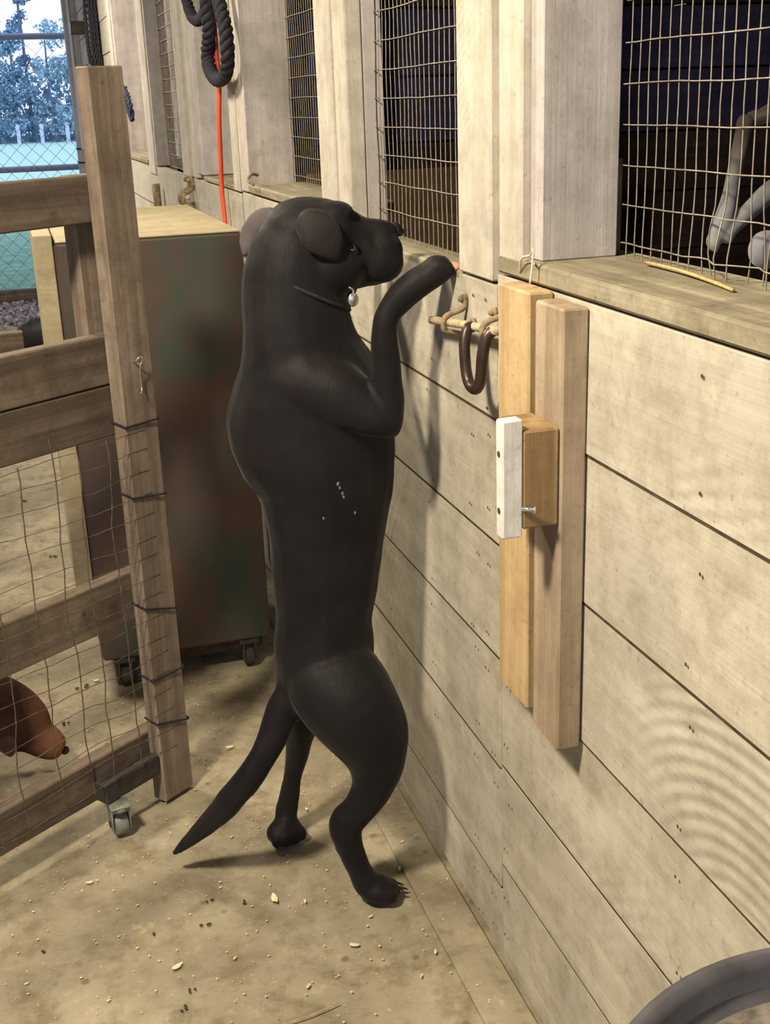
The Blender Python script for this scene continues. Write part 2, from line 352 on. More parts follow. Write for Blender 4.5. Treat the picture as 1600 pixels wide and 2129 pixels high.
# bay beyond
planks(4.88, 8.6, [.004, .205, .407, .619, .834, 1.048, 1.240], wall, mat=white_y)
box('post', -.006, .03, 4.88, 5.05, 1.243, 2.75, white_z, wall)
wires(wall, .060, 5.04, 5.98, 1.243, 2.7, .0262, .0545, .0016, .0, amp=.002)
box('reveal_board', .0, .075, 5.982, 6.02, 1.243, 2.75, white_r, wall)
box('post', -.006, .10, 6.022, 6.285, 1.20, 2.75, white_z, wall)
box('reveal_board', .0, .16, 7.6, 7.64, 1.243, 2.75, white_r, wall)
box('panel_board', .16, .19, 6.302, 7.60, 1.263, 2.75, white_r, wall)
box('sill_board', -.01, .16, 6.302, 7.60, 1.241, 1.262, sill_m, wall)
box('post', -.01, .03, 7.64, 7.80, 1.243, 2.75, white_z, wall)
planks(8.62, 10.7, [.004, .205, .407, .619, .834, 1.048, 1.24, 1.44, 1.64, 1.84, 2.04, 2.24, 2.44, 2.64], wall)
planks(7.81, 8.6, [1.243, 1.44, 1.64, 1.84, 2.04, 2.24, 2.44, 2.64], wall)
box('corner_post', -.10, .06, 10.72, 10.9, 0, 2.75, barnp, wall)
for z in (1.20, 1.09):
    bm = bmesh.new(); bbox(bm, -.106, .066, 10.714, 10.906, z, z+.012); obj('wire_band', bm, black_m, wall)
bm = bmesh.new(); tube(bm, [(-.06, 10.70, 1.2), (-.06, 10.70, 2.7)], .012, 8); obj('conduit', bm, postw, wall)
box('bracket', -.10, -.0, 9.9, 10.05, 2.05, 2.14, iron_d, wall, M=None)
# nail heads on the near wall: one stuff part
bm = bmesh.new(); random.seed(3)
def nail(x, y, z, r=.0028):
    bmesh.ops.create_circle(bm, cap_ends=True, segments=7, radius=r, matrix=Matrix.Translation((x, y, z)) @ Matrix.Rotation(math.pi/2, 4, 'Y'))
for yy in (1.73, 1.80, 2.02, 2.3, 2.56):
    for zz in (.06, .12, .18, .35, .43, .57, .64, .78, .85, .98, 1.05, 1.2):
        nail(-.0022, yy+random.uniform(-.02, .02), zz+random.uniform(-.02, .02))
for yy in (1.66, 1.1, .7):
    for zz in (.08, .16, .25, .37, .45, .58, .66, .79, .87, 1.0, 1.09, 1.2):
        nail(-.0022, yy+random.uniform(-.015, .015), zz+random.uniform(-.015, .015))
obj('nail_heads', bm, nail_m, wall, kind='stuff')

# stall interior
wb = empty('wall_back', kind='structure')
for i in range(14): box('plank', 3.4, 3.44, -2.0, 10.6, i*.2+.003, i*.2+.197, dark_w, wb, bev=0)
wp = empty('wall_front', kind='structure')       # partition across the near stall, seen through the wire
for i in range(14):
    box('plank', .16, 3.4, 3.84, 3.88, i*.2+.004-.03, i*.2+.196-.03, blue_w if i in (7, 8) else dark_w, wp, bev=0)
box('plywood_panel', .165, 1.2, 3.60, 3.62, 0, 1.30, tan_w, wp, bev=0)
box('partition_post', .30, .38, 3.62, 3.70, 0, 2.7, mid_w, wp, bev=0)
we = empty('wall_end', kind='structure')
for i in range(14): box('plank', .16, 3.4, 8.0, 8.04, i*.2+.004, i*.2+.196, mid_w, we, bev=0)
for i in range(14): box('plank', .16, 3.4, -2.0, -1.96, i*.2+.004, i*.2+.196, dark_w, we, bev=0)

# ---------------------------------------------------------------- latch hardware on doors (parts of the doors)
def latch(parent, y0, y1, z, s=1.0, handle=True):
    t = bpy.data.objects.new('slide_bolt', None); col.objects.link(t); t.parent = parent
    bm = bmesh.new(); tube(bm, smoothpath([(-.030, y0, z-.004), (-.030, (y0+y1)/2, z+.002), (-.030, y1, z+.006)], 4), .0085*s, 10); obj('bolt_rod', bm, dust_i, t, True)
    for yy in (y0-.055*s, y1+.015*s):
        bm = bmesh.new()
        tube(bm, smoothpath([(-.004, yy-.012, z+.055*s), (-.010, yy-.006, z+.030*s), (-.040, yy, z+.014*s), (-.044, yy, z-.012*s), (-.010, yy+.004, z-.028*s), (-.004, yy+.010, z-.055*s)], 5), .0075*s, 8)
        for dz in (.055, -.055):
            cyl(bm, (.0, yy, z+dz*s), (-.012, yy, z+dz*s), .013*s, 6); ball(bm, (-.016, yy, z+dz*s), (.009*s, .008*s, .008*s))
        obj('staple', bm, iron_m, t, True)
    if handle:
        yc = (y0+y1)/2-.01
        bm = bmesh.new()
        tube(bm, smoothpath([(-.034, yc+.034, z+.004), (-.046, yc+.032, z-.012), (-.052, yc+.026, z-.06), (-.052, yc+.017, z-.112), (-.050, yc+.002, z-.134), (-.046, yc-.014, z-.122), (-.044, yc-.022, z-.07), (-.040, yc-.024, z-.012), (-.034, yc-.024, z+.004)], 6), .0088*s, 12)
        obj('pull_handle', bm, iron_d, t, True)
t = bpy.data.objects.new('slide_bolt', None); col.objects.link(t); t.parent = door
bm = bmesh.new(); tube(bm, smoothpath([(-.030, 1.915, 1.147), (-.030, 1.77, 1.163), (-.030, 1.618, 1.177)], 4), .0068, 10); obj('bolt_rod', bm, dust_i, t, True)
for yy, zz in ((1.828, 1.156), (1.655, 1.172)):
    bm = bmesh.new()
    tube(bm, smoothpath([(-.003, yy-.006, zz+.036), (-.008, yy-.003, zz+.022), (-.036, yy, zz+.011), (-.040, yy, zz-.006), (-.034, yy+.002, zz-.014), (-.008, yy+.004, zz-.022), (-.003, yy+.006, zz-.038)], 5), .0048, 8)
    for dz in (.037, -.038):
        cyl(bm, (.0, yy, zz+dz), (-.007, yy, zz+dz), .0085, 6); ball(bm, (-.009, yy, zz+dz), (.006, .0055, .0055))
    obj('staple', bm, iron_m, t, True)
for yy, zz in ((1.790, 1.160), (1.700, 1.190)):
    bm = bmesh.new(); cyl(bm, (.0, yy, zz), (-.006, yy, zz), .008, 6); ball(bm, (-.008, yy, zz), (.005, .005, .005)); obj('bolt_head', bm, iron_m, t, True)
bm = bmesh.new()
tube(bm, smoothpath([(-.030, 1.722, 1.167), (-.040, 1.720, 1.163), (-.047, 1.714, 1.140), (-.048, 1.704, 1.100), (-.047, 1.690, 1.083), (-.046, 1.668, 1.082), (-.045, 1.652, 1.100), (-.045, 1.644, 1.135), (-.040, 1.642, 1.163), (-.030, 1.640, 1.174)], 6), .0088, 12)
obj('pull_handle', bm, iron_d, t, True)
latch(door2, 4.98, 4.80, 1.165, 1.25, False)
bm = bmesh.new(); tube(bm, [(-.03, 5.85, 1.17), (-.03, 5.85, .98)], .018, 8); tube(bm, [(-.03, 5.85, 1.02), (-.08, 5.80, 1.04)], .012, 8); obj('hinge_pin', bm, iron_m, wall, True)
bm = bmesh.new(); tube(bm, smoothpath([(-.0, 3.52, 1.31), (-.02, 3.50, 1.315), (-.035, 3.49, 1.30), (-.02, 3.48, 1.285)], 5), .004, 8); obj('eye_hook', bm, iron_m, wall, True)

# ---------------------------------------------------------------- wooden pieces fixed on the wall
o = box('wooden_board', -.038, -.0005, 1.490, 1.600, .625, 1.250, pine, bev=.003)
tag(o, 'fresh yellow pine board fixed upright beside the stall door latch', 'board')
o = box('wooden_board', -.0375, -.0005, 1.383, 1.470, .612, 1.244, pine_old, bev=.003)
tag(o, 'greyed pine stud upright on the wall with brown block on it', 'board')
o = box('wooden_block', -.090, -.038, 1.386, 1.474, .955, 1.090, pine_blk, bev=.003)
tag(o, 'short brown pine block screwed across the upright wall stud', 'block')
t = empty('turn_button', (-.104, 1.397, .94), label='white painted wooden stick standing against the brown block', cat='latch')
box('stick', -.1185, -.0905, 1.386, 1.408, .944, 1.106, white_p, t, bev=.002, jit=.001)
for z in (1.06, .982):
    bm = bmesh.new(); cyl(bm, (-.1180, 1.398, z), (-.1196, 1.398, z), .0042, 10); obj('screw_head', bm, nail_m, t)
bm = bmesh.new(); cyl(bm, (-.092, 1.3845, .985), (-.078, 1.376, .985), .003, 10); cyl(bm, (-.078, 1.376, .985), (-.076, 1.3745, .985), .0055, 10)
obj('screw', bm, steel_m, t, True)
bm = bmesh.new(); tube(bm, smoothpath([(-.004, 1.60, 1.262), (-.012, 1.575, 1.285), (-.010, 1.55, 1.292), (-.012, 1.535, 1.302), (-.016, 1.530, 1.275), (-.018, 1.532, 1.256)], 5), .0016, 6)
tube(bm, smoothpath([(-.006, 1.58, 1.281), (-.004, 1.56, 1.283), (-.010, 1.535, 1.281)], 4), .0014, 6)
tag(obj('twine', bm, twine_m, None, True), 'loop of white twine at foot of the post above the pine board', 'twine')
bm = bmesh.new(); tube(bm, smoothpath([(.112, 1.45, 1.285), (.108, 1.36, 1.286), (.100, 1.27, 1.284), (.088, 1.20, 1.283)], 5), .0024, 6)
tag(obj('straw_stalk', bm, straw_m, None, True), 'dry straw stalk lying on the sill against the wire mesh', 'straw')

# ---------------------------------------------------------------- rope, cord, halter
bm = bmesh.new()
rope(bm, smoothpath([(-.035, 4.46, 2.0), (-.035, 4.42, 1.90), (-.035, 4.33, 1.802), (-.035, 4.17, 1.765), (-.035, 4.00, 1.785), (-.035, 3.90, 1.85), (-.035, 3.88, 2.0)], 14), .019, 3, 85)
rope(bm, smoothpath([(-.06, 3.90, 2.05), (-.05, 3.91, 1.85), (-.04, 3.94, 1.73), (-.04, 4.00, 1.66), (-.04, 3.975, 1.61), (-.04, 3.86, 1.578), (-.04, 3.72, 1.585), (-.04, 3.65, 1.63), (-.04, 3.65, 1.71), (-.045, 3.70, 1.80), (-.05, 3.76, 2.0)], 14), .021, 3, 85)
tube(bm, [(-.03, 4.2, 2.04), (-.03, 3.7, 2.04)], .012, 8)
tag(obj('braided_rope', bm, black_m, None, True), 'thick black braided rope hanging in loops on the stall post', 'rope')
bm = bmesh.new(); tube(bm, smoothpath([(-.012, 3.99, 2.04), (-.012, 4.00, 1.7), (-.014, 3.985, 1.571), (-.022, 3.985, 1.459), (-.022, 4.01, 1.341), (-.022, 4.03, 1.235), (-.022, 4.00, 1.05), (-.022, 3.96, .6), (-.05, 3.9, .01)], 8), .0075, 8)
tag(obj('orange_cord', bm, orange_m, None, True), 'thin orange cord running down the wall behind the cabinet', 'cord')
t = empty('halter_bundle', (-.02, 8.55, 1.75), label='bundle of black halters and lead ropes hanging on the far wall', cat='halter')
bm = bmesh.new(); random.seed(11)
for k in range(10):
    x = -.080+.0235*k+random.uniform(-.006, .006); zb = 1.72+random.uniform(0, .12)
    rope(bm, smoothpath([(x+.02, 8.55, 2.45), (x+.0, 8.54, 2.1), (x, 8.53, zb+.06), (x+.02, 8.53, zb), (x+.035, 8.54, zb+.06), (x+.03, 8.56, 2.1), (x+.03, 8.55, 2.45)], 8), .0155, 3, 60, 5)
obj('lead_ropes', bm, black_m, t, True)
bm = bmesh.new(); tube(bm, smoothpath([(.045, 8.50, 1.94), (.062, 8.50, 1.92), (.062, 8.50, 1.89), (.05, 8.50, 1.86)], 5), .008, 8); cyl(bm, (.05, 8.50, 1.86), (.055, 8.50, 1.80), .007)
obj('snap_hook', bm, steel_m, t, True)
bm = bmesh.new(); cyl(bm, (-.06, 8.63, 2.46), (.10, 8.63, 2.46), .012); cyl(bm, (.02, 8.50, 2.45), (.02, 8.64, 2.45), .01); obj('hanger', bm, iron_d, t, True)

bm = bmesh.new(); rope(bm, smoothpath([(-.012, 7.35, 1.66), (-.012, 7.25, 1.60), (-.014, 7.0, 1.50), (-.014, 6.82, 1.45), (-.014, 6.85, 1.53), (-.012, 7.1, 1.62)], 8), .014, 2, 60)
tag(obj('blue_strap', bm, plain('navy_webbing', s2l((52,56,86)), .8, 0, .4, s2l((40,42,62)), 80), None, True), 'dark blue strap hanging on the stall panel behind the gate post', 'strap')
# ---------------------------------------------------------------- cabinet
X0, X1, Y0, Y1, Z0, Z1 = -.600, -.140, 3.05, 3.72, .088, 1.185
t = empty('metal_cabinet', (-.365, 3.4, 0), label='rusty brown cabinet with green paint patches and pale plywood top', cat='cabinet')
box('body', X0-.001, X1, Y0, Y1, Z0, Z1+.015, cab_m, t, bev=.006)
box('side_board', -.647, -.603, Y0+.005, Y0+.50, .24, 1.222, cabtop, t, bev=.002, label='pale upright board on the left side')
box('top_board', X0+.002, X1-.003, Y0+.005, Y1+.28, Z1+.0155, Z1+.020, cabtop, t, bev=.003, label='pale plywood top')
bm = bmesh.new(); bbox(bm, X0+.14, X1-.02, Y0+.02, Y1-.02, .055, .087); obj('base_frame', bm, iron_d, t)
for (x, y) in ((-.200, 3.08), (-.545, 3.08), (-.200, 3.64), (-.545, 3.64)):
    bm = bmesh.new(); bbox(bm, x-.028, x+.028, y-.022, y+.022, .072, .086); bbox(bm, x-.020, x-.014, y-.02, y+.02, .02, .075); bbox(bm, x+.014, x+.020, y-.02, y+.02, .02, .075)
    tube(bm, [(x-.012, y, .027), (x+.012, y, .027)], .027, 18)
    obj('caster', bm, rubber_m, t)
box('support_block', -.57, -.50, 3.08, 3.14, .0, .087, rubber_m, t)

# ---------------------------------------------------------------- near wooden gate
A = math.radians(36); U = Vector((math.cos(A), math.sin(A), 0)); NN = Vector((math.sin(A), -math.cos(A), 0))   # NN faces the camera
G = Matrix.Translation((-.519, 2.43, 0)) @ Matrix(((U.x, -NN.x, 0, 0), (U.y, -NN.y, 0, 0), (0, 0, 1, 0), (0, 0, 0, 1)))   # local x along gate, y to the rear
gate = empty('wooden_gate', (-.519, 2.43, 0), label='weathered wooden gate with wire mesh on a caster, left of the dog', cat='gate')
def gbox(name, x0, x1, y0, y1, z0, z1, mat, par=gate, **k):
    bm = bmesh.new(); bbox(bm, x0, x1, y0, y1, z0, z1, None, .003, .001)
    o = obj(name, bm, mat, None, **k); o.matrix_world = G; o.parent = par; o.matrix_parent_inverse = Matrix.Translation(-par.location); return o
gbox('gate_post', 0, .089, 0, .038, .004, 1.580, gate_z)
for z0, z1, w0 in ((1.293, 1.384, .0), (.972, 1.073, .0), (.866, .969, .0), (.450, .560, .0), (.078, .173, .0)):
    gbox('rail', -1.25, .085, .0395, .0775, z0, z1, gate_x)
gbox('gate_post', -1.34, -1.251, 0, .038, .04, 1.580, gate_z)
gbox('brace', -.006, .060, .079, .117, .87, 1.383, gate_z)
gbox('caster_block', -.160, -.004, .001, .038, .0795, .128, gate_d)
# wire mesh
bm = bmesh.new(); random.seed(5)
def wob(u, z, yb):
    n = noise.noise_vector(Vector((u*5, z*5, 3.3))); m = noise.noise_vector(Vector((u*16, z*16, 1.3)))
    d = 1 if u < -.03 else 0
    return Vector((u+(n.x*.014+m.x*.006)*d, yb+(n.z*.012*d), z+(n.y*.018+m.y*.006)*(1 if u < -.03 else .4)))
for i in range(17):
    z = .130+i*.0465+random.uniform(-.006, .006); us = [-1.3+j*.03 for j in range(46)]
    tube(bm, [wob(u, z, -.0006) for u in us if u < .09], .0008, 4, False)
for i in range(17):
    u = -.055-i*.074+random.uniform(-.012, .012); top = .93 if i % 3 else .90
    tube(bm, [wob(u, .125+j*.03, -.005) for j in range(int((top-.125)/.03)+1)], .0013, 4, False)
o = obj('wire_mesh', bm, gwire_m, None, True); o.matrix_world = G; o.parent = gate; o.matrix_parent_inverse = Matrix.Translation(-gate.location)
def tie(pts, r=.0022):
    bm = bmesh.new(); tube(bm, pts, r, 5); o = obj('wire_tie', bm, black_m, None, True); o.matrix_world = G; o.parent = gate; o.matrix_parent_inverse = Matrix.Translation(-gate.location)
for zl, zr in ((.890, .888), (.738, .722), (.487, .455), (.315, .312), (.208, .180)):
    tie(smoothpath([(-.0025, .038, zl+.004), (-.0025, .0, zl-.002), (-.002, -.0025, zl-.003), (.045, -.0026, (zl+zr)/2-.002), (.0905, -.0024, zr), (.0915, .03, zr+.002)], 4))
tie([(-.165, .0365, .172), (-.16, .0365, .12), (-.155, .0365, .079)])
bm = bmesh.new(); tube(bm, smoothpath([(.036, -.001, 1.018), (.034, -.012, 1.020), (.040, -.018, 1.027), (.048, -.016, 1.022), (.046, -.013, 1.012), (.038, -.012, 1.014)], 5), .0017, 7)
tube(bm, smoothpath([(.044, -.014, 1.012), (.045, -.008, .99), (.047, -.006, .965), (.046, -.008, .957), (.041, -.010, .951)], 5), .0015, 7)
o = obj('eye_hook', bm, steel_m, None, True); o.matrix_world = G; o.parent = gate; o.matrix_parent_inverse = Matrix.Translation(-gate.location); o['label'] = 'silver hook and eye'
# caster
cs = bpy.data.objects.new('caster', None); col.objects.link(cs); cs.parent = gate; cs.matrix_parent_inverse = Matrix.Translation(-gate.location)
cx, cy = -.625, 2.340
cs.location = (cx, cy, 0); cs.rotation_euler = (0, 0, math.radians(10))
def cpart(name, bm, m):
    o = obj(name, bm, m, None, True); o.parent = cs; 
    return o
bm = bmesh.new(); bbox(bm, -.022, .022, -.022, .022, .0755, .0790, None, .001); cyl(bm, (0, 0, .066), (0, 0, .075), .022, 20); cpart('plate', bm, caster_m)
bm = bmesh.new()
for sgn in (-1, 1):
    bbox(bm, sgn*.019-.0015, sgn*.019+.0015, -.012, .026, .018, .068, None, .0008)
bbox(bm, -.0205, .0205, -.012, .026, .062, .067, None, .0008); cpart('fork', bm, caster_m)
bm = bmesh.new(); 
prof = [(-.0155, .018), (-.0155, .022), (-.013, .0265), (.013, .0265), (.0155, .022), (.0155, .018)]
rings = []
for x, r in prof: rings.append([bm.verts.new((x, .010+r*math.cos(2*math.pi*j/28), .0268+r*math.sin(2*math.pi*j/28))) for j in range(28)])
for a, b in zip(rings, rings[1:]):
    for j in range(28): bm.faces.new((a[j], a[(j+1) % 28], b[(j+1) % 28], b[j]))
bm.faces.new(rings[0]); bm.faces.new(rings[-1]); cpart('wheel', bm, caster_m)
bm = bmesh.new(); cyl(bm, (-.023, .010, .0268), (.023, .010, .0268), .007, 12); cpart('axle', bm, iron_d)

# second pen panel behind the gate
t = empty('pen_panel', (-1.2, 3.6, 0), label='brown board rail of a low pen left of the cabinet', cat='fence')
box('rail', -2.2, -.700, 3.60, 3.64, .836, .905, gate_x, t)
box('rail', -2.2, -.93, 3.60, 3.64, .40, .50, gate_x, t)
box('pen_post', -1.10, -1.01, 3.641, 3.68, 0, .92, gate_z, t)
box('pen_post', -2.2, -2.11, 3.641, 3.68, 0, .92, gate_z, t)

# ---------------------------------------------------------------- barrel
t = empty('black_barrel', (-.245, .42, 0), label='black plastic barrel with dusty recessed lid standing against the wall', cat='barrel')
cx, cy = -.2180, .4455; r0 = .2118; DZ = .017
bm = bmesh.new(); lathe(bm, [(r0-.045, .0), (r0-.04, .01), (r0-.02, .80), (r0-.018, .82+DZ)], (cx, cy)); obj('barrel_body', bm, rubber_m, t, True)
s = N('dusty_black_plastic'); n = s.noise(s.vec((1,1,1), rand=False), 9, 6, .7); n2 = s.noise(s.vec((1,1,1), rand=False), 60, 4, .7)
c = s.mix(s.ramp(n, ((.5, (0,0,0)), (.62, (.85,)*3))), s2l((66,60,56)), s2l((140,130,118)))
c = s.mix(s.ramp(n2, ((.6, (0,0,0)), (.7, (.4,)*3))), c, s2l((150,140,120))); lid_m = s.fin(c, .6, s.bump(n2, .3, .002), 0, .4)
rim_m = plain('black_plastic_rim', s2l((52,50,52)), .42, 0, .15, s2l((84,82,88)), 14, .5)
bm = bmesh.new(); lathe(bm, [(r0-.017, .812), (r0-.004, .815), (r0, .83), (r0, .848), (r0-.005, .857), (r0-.014, .859), (r0-.021, .853), (r0-.024, .838), (r0-.032, .832)][:0] or [(a, b+DZ) for a, b in [(r0-.017, .812), (r0-.004, .815), (r0, .83), (r0, .848), (r0-.005, .857), (r0-.014, .859), (r0-.021, .853), (r0-.024, .838), (r0-.032, .832)]], (cx, cy)); obj('rim', bm, rim_m, t, True)
bm = bmesh.new(); lathe(bm, [(a, b+DZ) for a, b in [(r0-.030, .826), (r0-.033, .8325), (r0-.05, .834), (r0-.06, .829), (.04, .826), (.02, .826)]], (cx, cy)); obj('lid', bm, lid_m, t, True)
random.seed(21)
for i, (pa, pb) in enumerate([((-.172, .60), (-.150, .588)), ((-.25, .575), (-.17, .585)), ((-.135, .60), (-.128, .575)), ((-.29, .56), (-.255, .568))]):
    bm = bmesh.new(); a = Vector((*pa, .849)); b = Vector((*pb, .8495)); m = (a+b)/2+Vector((random.uniform(-.004, .004), random.uniform(-.004, .004), .004))
    tube(bm, smoothpath([a, m, b], 4), .0012, 5)
    tag(obj('straw_stalk', bm, straw_m, None, True), 'short dry straw stalk lying on the black barrel lid', 'straw', 'straw stalks on the barrel lid')

# ---------------------------------------------------------------- wood shavings on the concrete
spots_ = [(-.356, 2.009, .034, 'largest white wood shaving on the floor below the tail'), (-.336, 2.634, .022, 'white wood shaving on the floor between the gate post and the tail'), (-.568, 1.872, .026, 'long pale wood shaving lying near the bottom edge of the floor'), (-.243, 1.822, .020, 'pale wood sliver on the floor right of the largest shaving'),
          (-.19, 1.892, .010, None), (-.707, 2.189, .016, 'pale wood shaving just below the bottom rail of the gate'), (-.463, 1.86, .010, None), (-.351, 1.742, .014, 'pale wood shaving at the lower edge of the floor beside the long straw'), (-.105, 1.752, .013, 'pale wood shaving near the wall foot in front of the dog'), (-.697, 1.824, .010, None),
          (-.836, 1.918, .010, None), (-.625, 3.128, .02, 'pale wood shaving behind the wire mesh of the gate'), (-.30, 1.98, .012, None), (-.22, 2.30, .012, 'pale wood speck on the floor between the hind legs of the dog'), (-.40, 2.25, .010, None), (-.09, 2.02, .014, None), (-.06, 2.10, .014, None), (-.45, 2.10, .008, None), (-.15, 1.70, .010, None), (-.62, 2.08, .008, None)]
for i, (x, y, L, lab) in enumerate(spots_):
    bm = bmesh.new(); a0 = random.uniform(0, 3.14); k = 9; zz = .0042 if x > -.085 else -.0012; top = []
    ring = [(math.cos(2*math.pi*j/k), math.sin(2*math.pi*j/k)*.42) for j in range(k)]
    vs = []
    for (u, v_) in ring:
        q = random.uniform(.75, 1.15)*L/2; X = (u*math.cos(a0)-v_*math.sin(a0))*q; Y = (u*math.sin(a0)+v_*math.cos(a0))*q
        vs.append((X, Y, abs(u)*L*.12))
    lo = [bm.verts.new((x+X, y+Y, zz+Z)) for X, Y, Z in vs]; hi = [bm.verts.new((x+X, y+Y, zz+Z+.0016)) for X, Y, Z in vs]
    bm.faces.new(lo[::-1]); bm.faces.new(hi)
    for j in range(k): bm.faces.new((lo[j], lo[(j+1) % k], hi[(j+1) % k], hi[j]))
    o = obj('wood_shaving', bm, chip_m)
    tag(o, lab or 'small white wood shaving scattered on the concrete floor', 'shaving', 'wood shavings on the floor')
bm = bmesh.new()
for i in range(2600):
    x = random.uniform(-1.0, -.01); y = random.uniform(1.4, 4.2); r = random.uniform(.0007, .0011) if i % 3 else random.uniform(.001, .0028); zz = .0045 if x > -.085 else -.0005
    a = random.uniform(0, 6.28); ps = [bm.verts.new((x+r*math.cos(a+q)*random.uniform(.6, 1.6), y+r*math.sin(a+q), zz+random.uniform(0, .0012))) for q in (0, 1.6, 3.1, 4.7)]
    tp = bm.verts.new((x, y, zz+.002)); 
    for j in range(4): bm.faces.new((ps[j], ps[(j+1) % 4], tp))
    bm.faces.new(ps[::-1])
tag(obj('sawdust', bm, chip_m), 'fine pale sawdust specks strewn over the concrete floor', 'sawdust', None, 'stuff')
bm = bmesh.new()
for (x, y, L) in [(-.665, 3.10, .030), (-.62, 2.75, .022), (-.48, 2.05, .014), (-.50, 1.98, .018), (-.60, 1.98, .012), (-.72, 2.9, .02), (-.55, 1.80, .012), (-.80, 2.0, .012), (-.42, 2.02, .012), (-.57, 1.76, .015), (-.74, 3.6, .03), (-.70, 4.2, .03), (-.78, 4.9, .03)]:
    for q in range(3): ball(bm, (x+random.uniform(-1, 1)*L*.5, y+random.uniform(-1, 1)*L*.5, .0005), (L*.22, L*.16, .0022), None, 8, 5)
tag(obj('dirt_crumbs', bm, dirtchip_m, None, True), 'dark crumbs of dirt strewn over the concrete floor', 'dirt', None, 'stuff')
bm = bmesh.new(); tube(bm, smoothpath([(-.54, 1.70, .002), (-.47, 1.665, .003), (-.38, 1.665, .002), (-.31, 1.68, .003)], 6), .0013, 5)
tag(obj('straw_stalk', bm, straw_m, None, True), 'long curved straw stalk on the floor at the bottom edge', 'straw')

# ---------------------------------------------------------------- animals
VD = Vector((.175, .945, -.275)).normalized()
def loft(bm, secs, V=VD, seg=20, sub=3):
    P = [Vector(s[:3]) for s in secs]; path = smoothpath(P, sub)
    rs = [(max(v.x, .002), max(v.y, .002)) for v in smoothpath([(s_[3], s_[4], 0) for s_ in secs], sub)]; rings = []
    for i, p in enumerate(path):
        T = (path[min(i+1, len(path)-1)]-path[max(i-1, 0)]).normalized(); a = T.cross(V)
        a = a.normalized() if a.length > 1e-4 else T.orthogonal().normalized(); b = T.cross(a).normalized()
        rings.append([bm.verts.new(p+a*rs[i][0]*math.cos(q)+b*rs[i][1]*math.sin(q)) for q in [2*math.pi*j/seg for j in range(seg)]])
    for a, b in zip(rings, rings[1:]):
        for j in range(seg): bm.faces.new((a[j], a[(j+1) % seg], b[(j+1) % seg], b[j]))
    for rg, s in ((rings[0], -1), (rings[-1], 1)):
        c = bm.verts.new(sum((v.co for v in rg), Vector())/seg)
        for j in range(seg): bm.faces.new((rg[j], rg[(j+1) % seg], c))
def body(name, bm, mat, parent, voxel=.006, it=5, fac=.6, lump=0):
    bmesh.ops.recalc_face_normals(bm, faces=bm.faces)
    me = bpy.data.meshes.new('tmp'); bm.to_mesh(me); bm.free(); o = bpy.data.objects.new('tmp', me); col.objects.link(o)
    m = o.modifiers.new('r', 'REMESH'); m.mode = 'VOXEL'; m.voxel_size = voxel; m.use_smooth_shade = True
    m = o.modifiers.new('s', 'SMOOTH'); m.factor = fac; m.iterations = it
    dg = bpy.context.evaluated_depsgraph_get(); me2 = bpy.data.meshes.new_from_object(o.evaluated_get(dg)); bpy.data.objects.remove(o); me2.name = name
    for p in me2.polygons: p.use_smooth = True
    if lump:
        ns = [v.normal.copy() for v in me2.vertices]
        for v, n_ in zip(me2.vertices, ns): v.co += n_*(noise.noise(v.co*11)*lump+noise.noise(v.co*27)*lump*.35)
    me2.materials.clear(); me2.materials.append(mat)
    return link(name, me2, mat, parent)
TORSO=[(-0.2074, 2.05, 0.3802, 0.0377, 0.05), (-0.2247, 2.06, 0.4101, 0.0828, 0.085), (-0.217, 2.065, 0.4584, 0.0974, 0.095), (-0.2127, 2.07, 0.5172, 0.0969, 0.095), (-0.211, 2.07, 0.5677, 0.0925, 0.088), (-0.2022, 2.07, 0.6462, 0.1017, 0.088), (-0.1926, 2.07, 0.7422, 0.1121, 0.098), (-0.1924, 2.07, 0.837, 0.1311, 0.11), (-0.2067, 2.07, 0.9126, 0.1506, 0.118), (-0.2122, 2.07, 0.9766, 0.1552, 0.118), (-0.2176, 2.07, 1.0392, 0.1329, 0.112), (-0.2264, 2.07, 1.1009, 0.1042, 0.098), (-0.2316, 2.07, 1.1611, 0.0947, 0.088), (-0.2315, 2.07, 1.2197, 0.0872, 0.08), (-0.2166, 2.07, 1.2682, 0.0767, 0.072), (-0.1956, 2.07, 1.293, 0.0533, 0.05)]
SKULL=[(-0.257, 2.07, 1.2626, 0.0249, 0.03), (-0.2416, 2.07, 1.2779, 0.0547, 0.06), (-0.2089, 2.07, 1.284, 0.0674, 0.075), (-0.173, 2.07, 1.2818, 0.0644, 0.078), (-0.1449, 2.07, 1.2718, 0.0588, 0.068), (-0.1206, 2.065, 1.2591, 0.0556, 0.058), (-0.0987, 2.06, 1.2499, 0.0591, 0.056), (-0.0807, 2.055, 1.2525, 0.0549, 0.052), (-0.0678, 2.05, 1.2613, 0.0447, 0.046), (-0.0569, 2.05, 1.2697, 0.032, 0.038), (-0.0505, 2.05, 1.2759, 0.0185, 0.026)]
BRIDGE=[(-0.1562, 2.07, 1.3069, 0.02, 0.03), (-0.1332, 2.06, 1.2998, 0.02, 0.028), (-0.1046, 2.055, 1.2919, 0.0184, 0.03), (-0.0756, 2.05, 1.2898, 0.0168, 0.03), (-0.0564, 2.05, 1.2861, 0.0151, 0.026), (-0.046, 2.05, 1.2806, 0.0101, 0.018)]
JAW=[(-0.2036, 2.07, 1.226, 0.0336, 0.05), (-0.1605, 2.07, 1.2188, 0.0338, 0.045), (-0.1194, 2.06, 1.2196, 0.0313, 0.04), (-0.0925, 2.055, 1.2224, 0.0254, 0.034), (-0.0728, 2.055, 1.2286, 0.0136, 0.02)]
